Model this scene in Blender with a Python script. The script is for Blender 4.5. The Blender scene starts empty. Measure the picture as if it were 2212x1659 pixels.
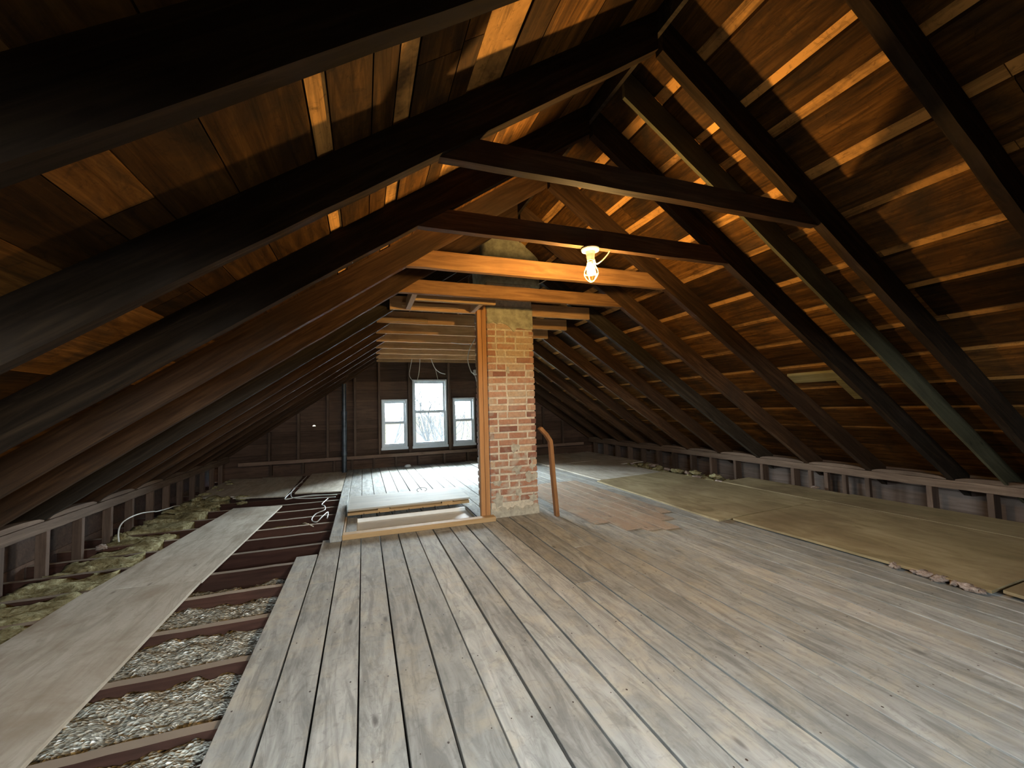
import bpy, bmesh, math, random
from mathutils import Vector, Matrix, noise
random.seed(7)
S = bpy.context.scene
COL = S.collection
RND = random.Random(11)

# ------------------------------------------------------------------ camera
F_PX, YAW, PITCH, ROLL, CAM_H = 888.3, 0.34816, 0.05780, -0.02821, 1.05
fw = Vector((math.sin(YAW)*math.cos(PITCH), math.cos(YAW)*math.cos(PITCH), math.sin(PITCH)))
rt0 = Vector((math.cos(YAW), -math.sin(YAW), 0)); up0 = rt0.cross(fw)
rt = rt0*math.cos(ROLL) + up0*math.sin(ROLL); up = up0*math.cos(ROLL) - rt0*math.sin(ROLL)
cd = bpy.data.cameras.new('camera'); cam = bpy.data.objects.new('camera', cd); COL.objects.link(cam)
M = Matrix.Identity(4)
for r in range(3):
    M[r][0], M[r][1], M[r][2] = rt[r], up[r], -fw[r]
M[2][3] = CAM_H
cam.matrix_world = M
cd.sensor_width = 36.0; cd.lens = 36.0*F_PX/2212.0; cd.clip_start = 0.02; cd.clip_end = 200
S.camera = cam

# ------------------------------------------------------------------ view, world, daylight
S.view_settings.view_transform = 'Standard'; S.view_settings.look = 'None'
S.view_settings.gamma = 1.0; S.view_settings.use_curve_mapping = False
S.view_settings.exposure = 0.0
S.cycles.max_bounces = 8; S.cycles.diffuse_bounces = 5; S.cycles.transparent_max_bounces = 12
S.cycles.sample_clamp_indirect = 8.0
S.cycles.use_denoising = True
W = bpy.data.worlds.new('overcast_sky'); S.world = W; W.use_nodes = True
wn = W.node_tree; wn.nodes.clear()
wo = wn.nodes.new('ShaderNodeOutputWorld'); wb = wn.nodes.new('ShaderNodeBackground')
tc = wn.nodes.new('ShaderNodeTexCoord'); sx = wn.nodes.new('ShaderNodeSeparateXYZ'); cr = wn.nodes.new('ShaderNodeValToRGB')
wn.links.new(tc.outputs['Generated'], sx.inputs[0])
mp = wn.nodes.new('ShaderNodeMapRange'); mp.inputs[1].default_value = -1; mp.inputs[2].default_value = 1
wn.links.new(sx.outputs[2], mp.inputs[0]); wn.links.new(mp.outputs[0], cr.inputs[0])
cr.color_ramp.elements[0].position = 0.47; cr.color_ramp.elements[0].color = (0.004, 0.004, 0.003, 1)
cr.color_ramp.elements[0].position = 0.495
cr.color_ramp.elements[1].position = 0.505; cr.color_ramp.elements[1].color = (0.27, 0.31, 0.34, 1)
_e = cr.color_ramp.elements.new(0.95); _e.color = (0.80, 0.92, 1.0, 1)
wn.links.new(cr.outputs[0], wb.inputs[0]); wb.inputs[1].default_value = 390.0
wn.links.new(wb.outputs[0], wo.inputs[0])

def portal(cx, cy, cz, w, h, direction):
    l = bpy.data.lights.new('window_portal', 'AREA'); l.shape = 'RECTANGLE'; l.size = w; l.size_y = h
    l.cycles.is_portal = True
    o = bpy.data.objects.new('window_portal', l); COL.objects.link(o)
    o.location = (cx, cy, cz)
    o.rotation_euler = (math.radians(-90 if direction < 0 else 90), 0, 0)
YG = 8.2; YN = -1.3
WINS = [(0.325, 0.80, 0.35, 1.275, 0.83), (0.90, 1.575, 0.35, 1.655, 1.02), (1.69, 2.14, 0.35, 1.285, 0.835)]
for a, b, c, d, m_ in WINS:
    portal((a+b)/2, YG+0.16, (c+d)/2, b-a, d-c, -1)
ADDED_OPENINGS = [(-0.30, 0.06, 1.12, 1.55), (0.55, 0.88, 1.15, 1.62)]  # openings added in the unseen near gable to light the foreground floor
for a, b, c, d in ADDED_OPENINGS:
    portal((a+b)/2, YN-0.10, (c+d)/2, b-a, d-c, 1)

# ------------------------------------------------------------------ materials
def new_mat(name):
    m = bpy.data.materials.new(name); m.use_nodes = True
    nt = m.node_tree; nt.nodes.clear()
    o = nt.nodes.new('ShaderNodeOutputMaterial'); b = nt.nodes.new('ShaderNodeBsdfPrincipled')
    nt.links.new(b.outputs[0], o.inputs[0])
    return m, nt, b
def N(nt, t, **kw):
    n = nt.nodes.new(t)
    for k, v in kw.items():
        setattr(n, k, v)
    return n
def ramp(nt, fac, stops):
    r = N(nt, 'ShaderNodeValToRGB'); e = r.color_ramp.elements
    while len(e) < len(stops): e.new(0.5)
    for i, (p, c) in enumerate(stops):
        e[i].position = p; e[i].color = (*c, 1) if len(c) == 3 else c
    nt.links.new(fac, r.inputs[0]); return r.outputs[0]
def mixc(nt, fac, a, b, mode='MIX'):
    m = N(nt, 'ShaderNodeMix', data_type='RGBA', blend_type=mode)
    for s, v in ((m.inputs[0], fac), (m.inputs[6], a), (m.inputs[7], b)):
        if isinstance(v, (int, float)): s.default_value = v
        elif isinstance(v, tuple): s.default_value = (*v, 1)
        else: nt.links.new(v, s)
    return m.outputs[2]
def math_(nt, op, a, b=None, c=None):
    m = N(nt, 'ShaderNodeMath', operation=op)
    for i, v in enumerate((a, b, c)):
        if v is None: continue
        if isinstance(v, (int, float)): m.inputs[i].default_value = v
        else: nt.links.new(v, m.inputs[i])
    return m.outputs[0]
def coords(nt, axis, stretch, use_attr=True):
    tc = N(nt, 'ShaderNodeTexCoord'); oi = N(nt, 'ShaderNodeObjectInfo')
    at = N(nt, 'ShaderNodeAttribute', attribute_name='tint')
    sp = N(nt, 'ShaderNodeSeparateColor'); nt.links.new(at.outputs['Color'], sp.inputs[0])
    off = N(nt, 'ShaderNodeCombineXYZ')
    v = math_(nt, 'MULTIPLY', sp.outputs[1], 37.0); w = math_(nt, 'MULTIPLY', oi.outputs['Random'], 53.0)
    q = math_(nt, 'ADD', v, w)
    for i in range(3): nt.links.new(q, off.inputs[i])
    ad = N(nt, 'ShaderNodeVectorMath', operation='ADD')
    nt.links.new(tc.outputs['Object'], ad.inputs[0]); nt.links.new(off.outputs[0], ad.inputs[1])
    mpn = N(nt, 'ShaderNodeMapping'); s = [1, 1, 1]; s[axis] = stretch
    mpn.inputs['Scale'].default_value = s
    nt.links.new(ad.outputs[0], mpn.inputs[0])
    return mpn.outputs[0], ad.outputs[0], sp.outputs[0], sp.outputs[2], oi.outputs['Random']
def noise_(nt, vec, scale, detail=4, rough=0.6, dist=0.0):
    n = N(nt, 'ShaderNodeTexNoise'); n.inputs['Scale'].default_value = scale
    n.inputs['Detail'].default_value = detail; n.inputs['Roughness'].default_value = rough
    n.inputs['Distortion'].default_value = dist
    nt.links.new(vec, n.inputs['Vector']); return n.outputs[0]
def wood(name, dark, mid, light, axis=0, stretch=0.07, grain=38, blotch=2.2, blotch_amt=0.5,
         blotch_col=(0.03, 0.022, 0.016), tint_amt=0.5, rough=0.75, bump=0.25, obj_amt=0.25, dust=None, alt=None, knots=0.5, smudge=None):
    m, nt, b = new_mat(name)
    gv, rv, tint, sel, orand = coords(nt, axis, stretch)
    g = noise_(nt, gv, grain, 5, 0.62, 1.2)
    col = ramp(nt, g, [(0.28, dark), (0.5, mid), (0.75, light)])
    g2 = noise_(nt, gv, grain*0.23, 3, 0.5, 0.6)
    col = mixc(nt, math_(nt, 'MULTIPLY', ramp(nt, g2, [(0.35, (0, 0, 0)), (0.65, (1, 1, 1))]), 0.45), col, dark)
    if alt:
        col = mixc(nt, sel, col, alt)
    bl = noise_(nt, rv, blotch, 5, 0.65, 0.4)
    col = mixc(nt, math_(nt, 'MULTIPLY', ramp(nt, bl, [(0.48, (0, 0, 0)), (0.68, (1, 1, 1))]), blotch_amt), col, blotch_col)
    if smudge:
        sm = noise_(nt, gv, 9.0, 6, 0.72, 1.5)
        col = mixc(nt, math_(nt, 'MULTIPLY', ramp(nt, sm, [(0.50, (0, 0, 0)), (0.62, (1, 1, 1))]), 0.55), col, smudge)
        sm2 = noise_(nt, rv, 26.0, 5, 0.7, 0.8)
        col = mixc(nt, math_(nt, 'MULTIPLY', ramp(nt, sm2, [(0.55, (0, 0, 0)), (0.70, (1, 1, 1))]), 0.5), col, smudge)
    # knots
    vo = N(nt, 'ShaderNodeTexVoronoi'); vo.inputs['Scale'].default_value = 4.0
    mk = N(nt, 'ShaderNodeMapping'); s = [1.6, 1.6, 1.6]; s[axis] = 0.55; mk.inputs['Scale'].default_value = s
    nt.links.new(rv, mk.inputs[0]); nt.links.new(mk.outputs[0], vo.inputs['Vector'])
    kn = ramp(nt, vo.outputs['Distance'], [(0.03, (1, 1, 1)), (0.085, (0, 0, 0))])
    col = mixc(nt, math_(nt, 'MULTIPLY', kn, knots), col, (dark[0]*0.35, dark[1]*0.3, dark[2]*0.3))
    if dust:   # upward faces paler: settled dust plus light on the tops painted in
        ge = N(nt, 'ShaderNodeNewGeometry'); sn = N(nt, 'ShaderNodeSeparateXYZ'); nt.links.new(ge.outputs['True Normal'], sn.inputs[0])
        col = mixc(nt, math_(nt, 'MULTIPLY', ramp(nt, sn.outputs[2], [(0.85, (0, 0, 0)), (0.97, (1, 1, 1))]), 0.85), col, dust)
    # per-piece brightness
    br = math_(nt, 'MULTIPLY_ADD', tint, tint_amt, 1.0 - tint_amt/2)
    br = math_(nt, 'MULTIPLY', br, math_(nt, 'MULTIPLY_ADD', orand, obj_amt, 1.0 - obj_amt/2))
    hs = N(nt, 'ShaderNodeHueSaturation'); nt.links.new(br, hs.inputs['Value']); nt.links.new(col, hs.inputs['Color'])
    nt.links.new(hs.outputs[0], b.inputs['Base Color'])
    b.inputs['Roughness'].default_value = rough
    b.inputs['Specular IOR Level'].default_value = 0.08
    bp = N(nt, 'ShaderNodeBump'); bp.inputs['Strength'].default_value = bump; bp.inputs['Distance'].default_value = 0.004
    nt.links.new(g, bp.inputs['Height']); nt.links.new(bp.outputs[0], b.inputs['Normal'])
    return m
def plain(name, col, rough=0.6, metal=0.0, bump=0.0, scale=40, var=0.15, spec=0.3):
    m, nt, b = new_mat(name)
    tc = N(nt, 'ShaderNodeTexCoord'); n = noise_(nt, tc.outputs['Object'], scale, 4, 0.6)
    c = ramp(nt, n, [(0.3, tuple(x*(1-var) for x in col)), (0.7, tuple(min(1, x*(1+var)) for x in col))])
    nt.links.new(c, b.inputs['Base Color']); b.inputs['Roughness'].default_value = rough; b.inputs['Metallic'].default_value = metal
    b.inputs['Specular IOR Level'].default_value = spec
    if bump:
        bp = N(nt, 'ShaderNodeBump'); bp.inputs['Strength'].default_value = bump; bp.inputs['Distance'].default_value = 0.01
        nt.links.new(n, bp.inputs['Height']); nt.links.new(bp.outputs[0], b.inputs['Normal'])
    return m

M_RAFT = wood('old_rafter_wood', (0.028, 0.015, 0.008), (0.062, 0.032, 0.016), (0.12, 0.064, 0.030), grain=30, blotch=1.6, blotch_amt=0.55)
M_RAFT_SHADED = wood('shaded_rafter_wood', (0.009, 0.006, 0.0035), (0.021, 0.0125, 0.007), (0.046, 0.027, 0.013), rough=0.95, grain=30, blotch=1.6, blotch_amt=0.5)  # rafter wood darkened for the nearest rafters, their shade painted into the colour
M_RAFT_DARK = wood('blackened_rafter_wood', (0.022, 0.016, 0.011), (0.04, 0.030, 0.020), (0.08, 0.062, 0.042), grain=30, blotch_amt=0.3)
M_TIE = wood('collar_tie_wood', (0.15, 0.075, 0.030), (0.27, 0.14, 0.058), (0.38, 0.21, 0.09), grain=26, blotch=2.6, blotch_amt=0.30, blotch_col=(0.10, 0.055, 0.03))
M_JOISTN = wood('ceiling_joist_pine', (0.42, 0.23, 0.10), (0.60, 0.36, 0.17), (0.72, 0.48, 0.26), grain=24, blotch_amt=0.3, blotch_col=(0.14, 0.075, 0.04))
M_PINE = wood('new_pine', (0.40, 0.25, 0.11), (0.52, 0.34, 0.17), (0.60, 0.42, 0.23), grain=22, blotch_amt=0.12, blotch_col=(0.3, 0.17, 0.08), tint_amt=0.2)
M_POST = wood('post_pine', (0.36, 0.17, 0.065), (0.50, 0.25, 0.10), (0.58, 0.32, 0.14), axis=2, grain=24, blotch_amt=0.15, blotch_col=(0.25, 0.13, 0.06), tint_amt=0.1, obj_amt=0.05)
M_SHEATH = wood('roof_sheathing', (0.034, 0.014, 0.003), (0.105, 0.045, 0.010), (0.21, 0.095, 0.022), axis=1, grain=26, stretch=0.09, blotch=2.4,
                blotch_amt=0.85, blotch_col=(0.022, 0.016, 0.011), tint_amt=1.3, alt=(0.50, 0.25, 0.07), bump=0.5, smudge=(0.014, 0.009, 0.005))
M_GABLE = wood('gable_sheathing', (0.060, 0.036, 0.024), (0.105, 0.062, 0.042), (0.15, 0.09, 0.062), axis=0, grain=24, blotch=2.0, blotch_amt=0.4, tint_amt=0.5)
M_STUD = wood('stud_wood', (0.065, 0.042, 0.030), (0.105, 0.068, 0.048), (0.16, 0.108, 0.078), axis=2, grain=26, blotch_amt=0.3)
M_PLATE = wood('plate_wood', (0.08, 0.053, 0.036), (0.13, 0.088, 0.060), (0.20, 0.14, 0.10), axis=1, grain=26, blotch=3.0, blotch_amt=0.45, blotch_col=(0.08, 0.05, 0.035))
M_FJOIST = wood('floor_joist_wood', (0.035, 0.016, 0.011), (0.058, 0.026, 0.018), (0.09, 0.042, 0.028), grain=24, blotch_amt=0.35, dust=(0.30, 0.24, 0.18))
M_FLOOR = wood('weathered_floor_boards', (0.21, 0.208, 0.192), (0.36, 0.355, 0.325), (0.50, 0.49, 0.45), axis=1, stretch=0.16, grain=20, blotch=5.5,
               blotch_amt=0.60, blotch_col=(0.44, 0.385, 0.29), tint_amt=0.25, rough=0.85, bump=0.3, obj_amt=0.0, alt=(0.40, 0.26, 0.16), knots=0.65, smudge=(0.16, 0.155, 0.14))
M_FLOORD = wood('bounce_cut_boards', (0.02, 0.013, 0.009), (0.035, 0.024, 0.017), (0.06, 0.04, 0.03), axis=1, grain=20)  # unseen floor behind the camera, made dark to cut bounce onto the roof
M_PLY = wood('dusty_plywood', (0.38, 0.335, 0.265), (0.54, 0.485, 0.40), (0.65, 0.60, 0.51), axis=1, stretch=0.16, grain=12, blotch=3.0,
             blotch_amt=0.5, blotch_col=(0.27, 0.19, 0.12), tint_amt=0.1, obj_amt=0.12, knots=0.5, bump=0.15, smudge=(0.33, 0.28, 0.21))
M_PLYG = wood('stained_plywood', (0.20, 0.155, 0.08), (0.33, 0.26, 0.145), (0.43, 0.35, 0.21), axis=1, stretch=0.3, grain=7, blotch=1.3,
              blotch_amt=0.55, blotch_col=(0.15, 0.10, 0.055), tint_amt=0.1, obj_amt=0.2, knots=0.3, bump=0.15)
M_RAIL = wood('handrail_wood', (0.20, 0.09, 0.035), (0.30, 0.14, 0.055), (0.38, 0.19, 0.08), axis=2, grain=20, blotch_amt=0.2)
M_GREEN = wood('grey_green_board', (0.040, 0.036, 0.020), (0.072, 0.065, 0.037), (0.11, 0.10, 0.06), grain=20, blotch_amt=0.3, blotch=3)

M_MORTAR = plain('mortar', (0.56, 0.49, 0.37), 0.9, bump=0.6, scale=30, var=0.25)
M_PARGE = plain('cement_parging', (0.36, 0.34, 0.235), 0.9, bump=0.5, scale=16, var=0.35)
def brick_mat():
    m, nt, b = new_mat('old_brick')
    _, rv, tint, sel, _ = coords(nt, 0, 1)
    at = N(nt, 'ShaderNodeAttribute', attribute_name='tint'); sp = N(nt, 'ShaderNodeSeparateColor'); nt.links.new(at.outputs['Color'], sp.inputs[0])
    col = ramp(nt, tint, [(0.0, (0.16, 0.06, 0.04)), (0.35, (0.36, 0.155, 0.09)), (0.7, (0.50, 0.26, 0.15)), (1.0, (0.54, 0.39, 0.24))])
    n1 = noise_(nt, rv, 45, 5, 0.7); n2 = noise_(nt, rv, 9, 4, 0.6, 0.5)
    col = mixc(nt, math_(nt, 'MULTIPLY', ramp(nt, n1, [(0.35, (0, 0, 0)), (0.7, (1, 1, 1))]), 0.45), col, (0.13, 0.06, 0.04))
    dust = math_(nt, 'MULTIPLY', ramp(nt, n2, [(0.47, (0, 0, 0)), (0.62, (1, 1, 1))]), sp.outputs[2])
    col = mixc(nt, dust, col, (0.44, 0.39, 0.30))
    nt.links.new(col, b.inputs['Base Color']); b.inputs['Roughness'].default_value = 0.9
    bp = N(nt, 'ShaderNodeBump'); bp.inputs['Strength'].default_value = 0.5; bp.inputs['Distance'].default_value = 0.006
    nt.links.new(n1, bp.inputs['Height']); nt.links.new(bp.outputs[0], b.inputs['Normal'])
    return m
M_BRICK = brick_mat()
M_WHITE = plain('white_window_paint', (0.70, 0.74, 0.76), 0.5, var=0.05)
M_SHAFT = plain('white_hatch_lining', (0.82, 0.82, 0.78), 0.5, var=0.06, scale=8)
M_PLASTER = plain('plaster_lath_below', (0.07, 0.05, 0.04), 0.95, bump=0.3)
M_PIPE = plain('dark_vent_pipe_metal', (0.075, 0.085, 0.095), 0.38, metal=0.6, var=0.3, scale=12)
M_NAIL = plain('rusty_nail', (0.06, 0.04, 0.03), 0.6, metal=0.5)
M_CABLE = plain('white_cable', (0.66, 0.66, 0.62), 0.5, var=0.05)
M_CABLE_Y = plain('cream_cable', (0.62, 0.52, 0.36), 0.5, var=0.1)
M_PORC = plain('white_porcelain', (0.8, 0.78, 0.7), 0.25, var=0.03)
M_CAGE = plain('yellow_wire_cage', (0.75, 0.62, 0.2), 0.4, var=0.05)
M_BRASS = plain('brass_screw_shell', (0.5, 0.35, 0.12), 0.35, metal=0.9)
def fibre_mat(name, c1, c2, c3, sc=26, bump=1.0, spec=0.1):
    m, nt, b = new_mat(name)
    tc = N(nt, 'ShaderNodeTexCoord'); n = noise_(nt, tc.outputs['Object'], sc, 6, 0.7, 0.8); n2 = noise_(nt, tc.outputs['Object'], 5, 3, 0.6)
    col = ramp(nt, n, [(0.32, c1), (0.5, c2), (0.68, c3)])
    col = mixc(nt, math_(nt, 'MULTIPLY', ramp(nt, n2, [(0.45, (0, 0, 0)), (0.65, (1, 1, 1))]), 0.5), col, c1)
    nt.links.new(col, b.inputs['Base Color']); b.inputs['Roughness'].default_value = 0.95; b.inputs['Specular IOR Level'].default_value = spec
    bp = N(nt, 'ShaderNodeBump'); bp.inputs['Strength'].default_value = bump; bp.inputs['Distance'].default_value = 0.02
    nt.links.new(n, bp.inputs['Height']); nt.links.new(bp.outputs[0], b.inputs['Normal'])
    return m
M_INSUL = fibre_mat('yellow_fibreglass', (0.12, 0.09, 0.035), (0.36, 0.31, 0.16), (0.60, 0.55, 0.34))
M_INSULP = fibre_mat('pale_insulation', (0.22, 0.15, 0.11), (0.38, 0.29, 0.24), (0.55, 0.45, 0.38))
def verm():
    m, nt, b = new_mat('silvery_loose_fill')
    tc = N(nt, 'ShaderNodeTexCoord'); vo = N(nt, 'ShaderNodeTexVoronoi'); vo.inputs['Scale'].default_value = 115
    mpn = N(nt, 'ShaderNodeMapping'); mpn.inputs['Scale'].default_value = (0.6, 1, 1)
    nt.links.new(tc.outputs['Object'], mpn.inputs[0]); nt.links.new(mpn.outputs[0], vo.inputs['Vector'])
    sp = N(nt, 'ShaderNodeSeparateColor'); nt.links.new(vo.outputs['Color'], sp.inputs[0])
    col = ramp(nt, sp.outputs[0], [(0.0, (0.14, 0.13, 0.10)), (0.55, (0.36, 0.35, 0.29)), (0.85, (0.52, 0.50, 0.41)), (1.0, (0.88, 0.88, 0.82))])
    nt.links.new(col, b.inputs['Base Color']); b.inputs['Roughness'].default_value = 0.55; b.inputs['Metallic'].default_value = 0.1
    bp = N(nt, 'ShaderNodeBump'); bp.inputs['Strength'].default_value = 0.9; bp.inputs['Distance'].default_value = 0.01
    nt.links.new(vo.outputs['Distance'], bp.inputs['Height']); nt.links.new(bp.outputs[0], b.inputs['Normal'])
    return m
M_VERM = verm()
def glass():
    m, nt, b = new_mat('window_glass'); nt.nodes.remove(b)
    o = [n for n in nt.nodes if n.type == 'OUTPUT_MATERIAL'][0]
    t = N(nt, 'ShaderNodeBsdfTransparent'); t.inputs[0].default_value = (0.96, 0.98, 0.98, 1)
    g = N(nt, 'ShaderNodeBsdfGlossy'); g.inputs['Roughness'].default_value = 0.02
    fr = N(nt, 'ShaderNodeFresnel'); fr.inputs[0].default_value = 1.45; mx = N(nt, 'ShaderNodeMixShader')
    nt.links.new(fr.outputs[0], mx.inputs[0]); nt.links.new(t.outputs[0], mx.inputs[1]); nt.links.new(g.outputs[0], mx.inputs[2])
    nt.links.new(mx.outputs[0], o.inputs[0]); return m
M_GLASS = glass()
def emis(name, col, st):
    m, nt, b = new_mat(name); nt.nodes.remove(b)
    o = [n for n in nt.nodes if n.type == 'OUTPUT_MATERIAL'][0]
    e = N(nt, 'ShaderNodeEmission'); e.inputs[0].default_value = (*col, 1); e.inputs[1].default_value = st
    nt.links.new(e.outputs[0], o.inputs[0]); return m
BULB_COL = (1.0, 0.61, 0.20); BULB_ST = 3000.0
M_BULB = emis('lit_bulb', BULB_COL, BULB_ST)
M_BARK = plain('wet_black_bark', (0.006, 0.006, 0.006), 1.0, spec=0.0)
M_GROUND = plain('pale_winter_ground', (0.74, 0.80, 0.86), 0.95, scale=1.5)

# ------------------------------------------------------------------ geometry helpers
class MB:
    def __init__(s): s.v = []; s.f = []; s.t = []
    def add(s, vs, fs, tint=None):
        n = len(s.v); s.v += [tuple(v) for v in vs]
        if tint is None: tint = (RND.random(), RND.random(), 0.0)
        s.t += [tint]*len(vs)
        s.f += [tuple(n+i for i in f) for f in fs]
    def box(s, x0, x1, y0, y1, z0, z1, tint=None, ch=0.0):
        if ch > 0:
            c = ch
            P = [(x0, y0, z0), (x1, y0, z0), (x1, y1, z0), (x0, y1, z0), (x0, y0, z1-c), (x1, y0, z1-c), (x1, y1, z1-c), (x0, y1, z1-c),
                 (x0+c, y0+c, z1), (x1-c, y0+c, z1), (x1-c, y1-c, z1), (x0+c, y1-c, z1)]
            Fc = [(3, 2, 1, 0), (0, 1, 5, 4), (1, 2, 6, 5), (2, 3, 7, 6), (3, 0, 4, 7), (4, 5, 9, 8), (5, 6, 10, 9), (6, 7, 11, 10), (7, 4, 8, 11), (8, 9, 10, 11)]
            s.add(P, Fc, tint); return
        P = [(x0, y0, z0), (x1, y0, z0), (x1, y1, z0), (x0, y1, z0), (x0, y0, z1), (x1, y0, z1), (x1, y1, z1), (x0, y1, z1)]
        s.add(P, [(3, 2, 1, 0), (0, 1, 5, 4), (1, 2, 6, 5), (2, 3, 7, 6), (3, 0, 4, 7), (4, 5, 6, 7)], tint)
    def sweep(s, secs, tint=None, closed=True):
        # secs: list of rings (lists of points)
        n = len(secs[0]); vs = [p for r in secs for p in r]; fs = []
        for i in range(len(secs)-1):
            for j in range(n):
                a = i*n+j; b = i*n+(j+1) % n
                fs.append((a, b, b+n, a+n))
        if closed:
            fs.append(tuple(reversed(range(n)))); fs.append(tuple((len(secs)-1)*n+j for j in range(n)))
        s.add(vs, fs, tint)
    def tube(s, pts, r, seg=8, tint=None):
        pts = [Vector(p) for p in pts]; secs = []; prev = None
        for i, p in enumerate(pts):
            d = (pts[min(i+1, len(pts)-1)] - pts[max(i-1, 0)]).normalized()
            if prev is None:
                a = d.orthogonal().normalized()
            else:
                a = (prev - d*prev.dot(d)).normalized()
            prev = a; b = d.cross(a)
            rr = r[i] if isinstance(r, (list, tuple)) else r
            secs.append([p + (a*math.cos(2*math.pi*k/seg) + b*math.sin(2*math.pi*k/seg))*rr for k in range(seg)])
        s.sweep(secs, tint)
    def lathe(s, prof, c, seg=24, tint=None):
        secs = [[(c[0]+r*math.cos(2*math.pi*k/seg), c[1]+r*math.sin(2*math.pi*k/seg), c[2]+z) for k in range(seg)] for r, z in prof]
        s.sweep(secs, tint)
    def build(s, name, mat, parent=None, smooth=False, fix=True, origin=None, rot=None):
        me = bpy.data.meshes.new(name)
        inv = None
        if origin is not None or rot is not None:
            mtx = Matrix.Translation(Vector(origin or (0, 0, 0))) @ (rot.to_4x4() if rot is not None else Matrix.Identity(4))
            inv = mtx.inverted(); vs = [inv @ Vector(v) for v in s.v]
        else: vs = s.v
        me.from_pydata([tuple(v) for v in vs], [], s.f); me.update()
        if fix:
            bm = bmesh.new(); bm.from_mesh(me); bmesh.ops.recalc_face_normals(bm, faces=bm.faces); bm.to_mesh(me); bm.free()
        at = me.color_attributes.new('tint', 'FLOAT_COLOR', 'POINT')
        for i, t in enumerate(s.t): at.data[i].color = (t[0], t[1], t[2], 1)
        me.materials.append(mat)
        if smooth:
            for p in me.polygons: p.use_smooth = True
        o = bpy.data.objects.new(name, me); COL.objects.link(o)
        if inv is not None: o.matrix_world = mtx
        if parent is not None:
            mw = o.matrix_world.copy(); o.parent = parent
            o.matrix_parent_inverse = Matrix.Identity(4)
            o.matrix_basis = Matrix.Translation(-parent.location) @ mw
        return o
def tag(o, label, cat, group=None, kind=None):
    o['label'] = label; o['category'] = cat
    if group: o['group'] = group
    if kind: o['kind'] = kind
    return o
def struct(o, label=None, cat=None):
    o['kind'] = 'structure'
    if label: o['label'] = label
    if cat: o['category'] = cat
    return o
def empty(name, loc, label=None, cat=None, group=None):
    o = bpy.data.objects.new(name, None); COL.objects.link(o); o.location = loc; o.empty_display_size = 0.1
    if label: tag(o, label, cat, group)
    return o
def ring_plank(secs_bot_top, y0, y1, jit, rnd):
    rings = []
    for (bx, bz), (tx, tz) in secs_bot_top:
        j = lambda: rnd.uniform(-jit, jit)
        a, b = j(), j()
        rings.append([(bx, y0+b*0.6, bz+a), (bx, y1+b*0.6, bz+a), (tx, y1+b*0.6, tz), (tx, y0+b*0.6, tz)])
    return rings
def beam_xz(name, b0, b1, t0, t1, y0, y1, mat, n=22, jit=0.0015):
    """a timber lying in an X-Z plane between y0 and y1; grain follows its local X"""
    secs = []
    for i in range(n+1):
        t = i/n
        secs.append(((b0[0]+(b1[0]-b0[0])*t, b0[1]+(b1[1]-b0[1])*t), (t0[0]+(t1[0]-t0[0])*t, t0[1]+(t1[1]-t0[1])*t)))
    mb = MB(); mb.sweep(ring_plank(secs, y0, y1, jit, RND))
    ang = math.atan2(b1[1]-b0[1], b1[0]-b0[0])
    rot = Matrix.Rotation(-ang, 3, 'Y')
    return mb.build(name, mat, origin=(b0[0], y0, b0[1]), rot=rot)
def bevel(o, w, seg=1):
    m = o.modifiers.new('bevel', 'BEVEL'); m.width = w; m.segments = seg; m.limit_method = 'ANGLE'
ORD = ['first', 'second', 'third', 'fourth', 'fifth', 'sixth', 'seventh', 'eighth', 'ninth', 'tenth', 'eleventh', 'twelfth', 'thirteenth', 'fourteenth',
       'fifteenth', 'sixteenth', 'seventeenth', 'eighteenth', 'nineteenth', 'twentieth']

# ------------------------------------------------------------------ roof numbers
SL, SR = 0.68223, 0.68726
CL, CR = 1.79976, 3.58064
XR = (CR-CL)/(SL+SR); ZR = CL+SL*XR
DV = 0.185                       # vertical depth of a rafter
XWL, XWR = -2.36, 4.96           # eave walls
def yi(i): return 1.448 + 0.6103*(i-1)
ZT = 1.981
uL = lambda x: CL+SL*x
uR = lambda x: CR-SR*x

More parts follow.
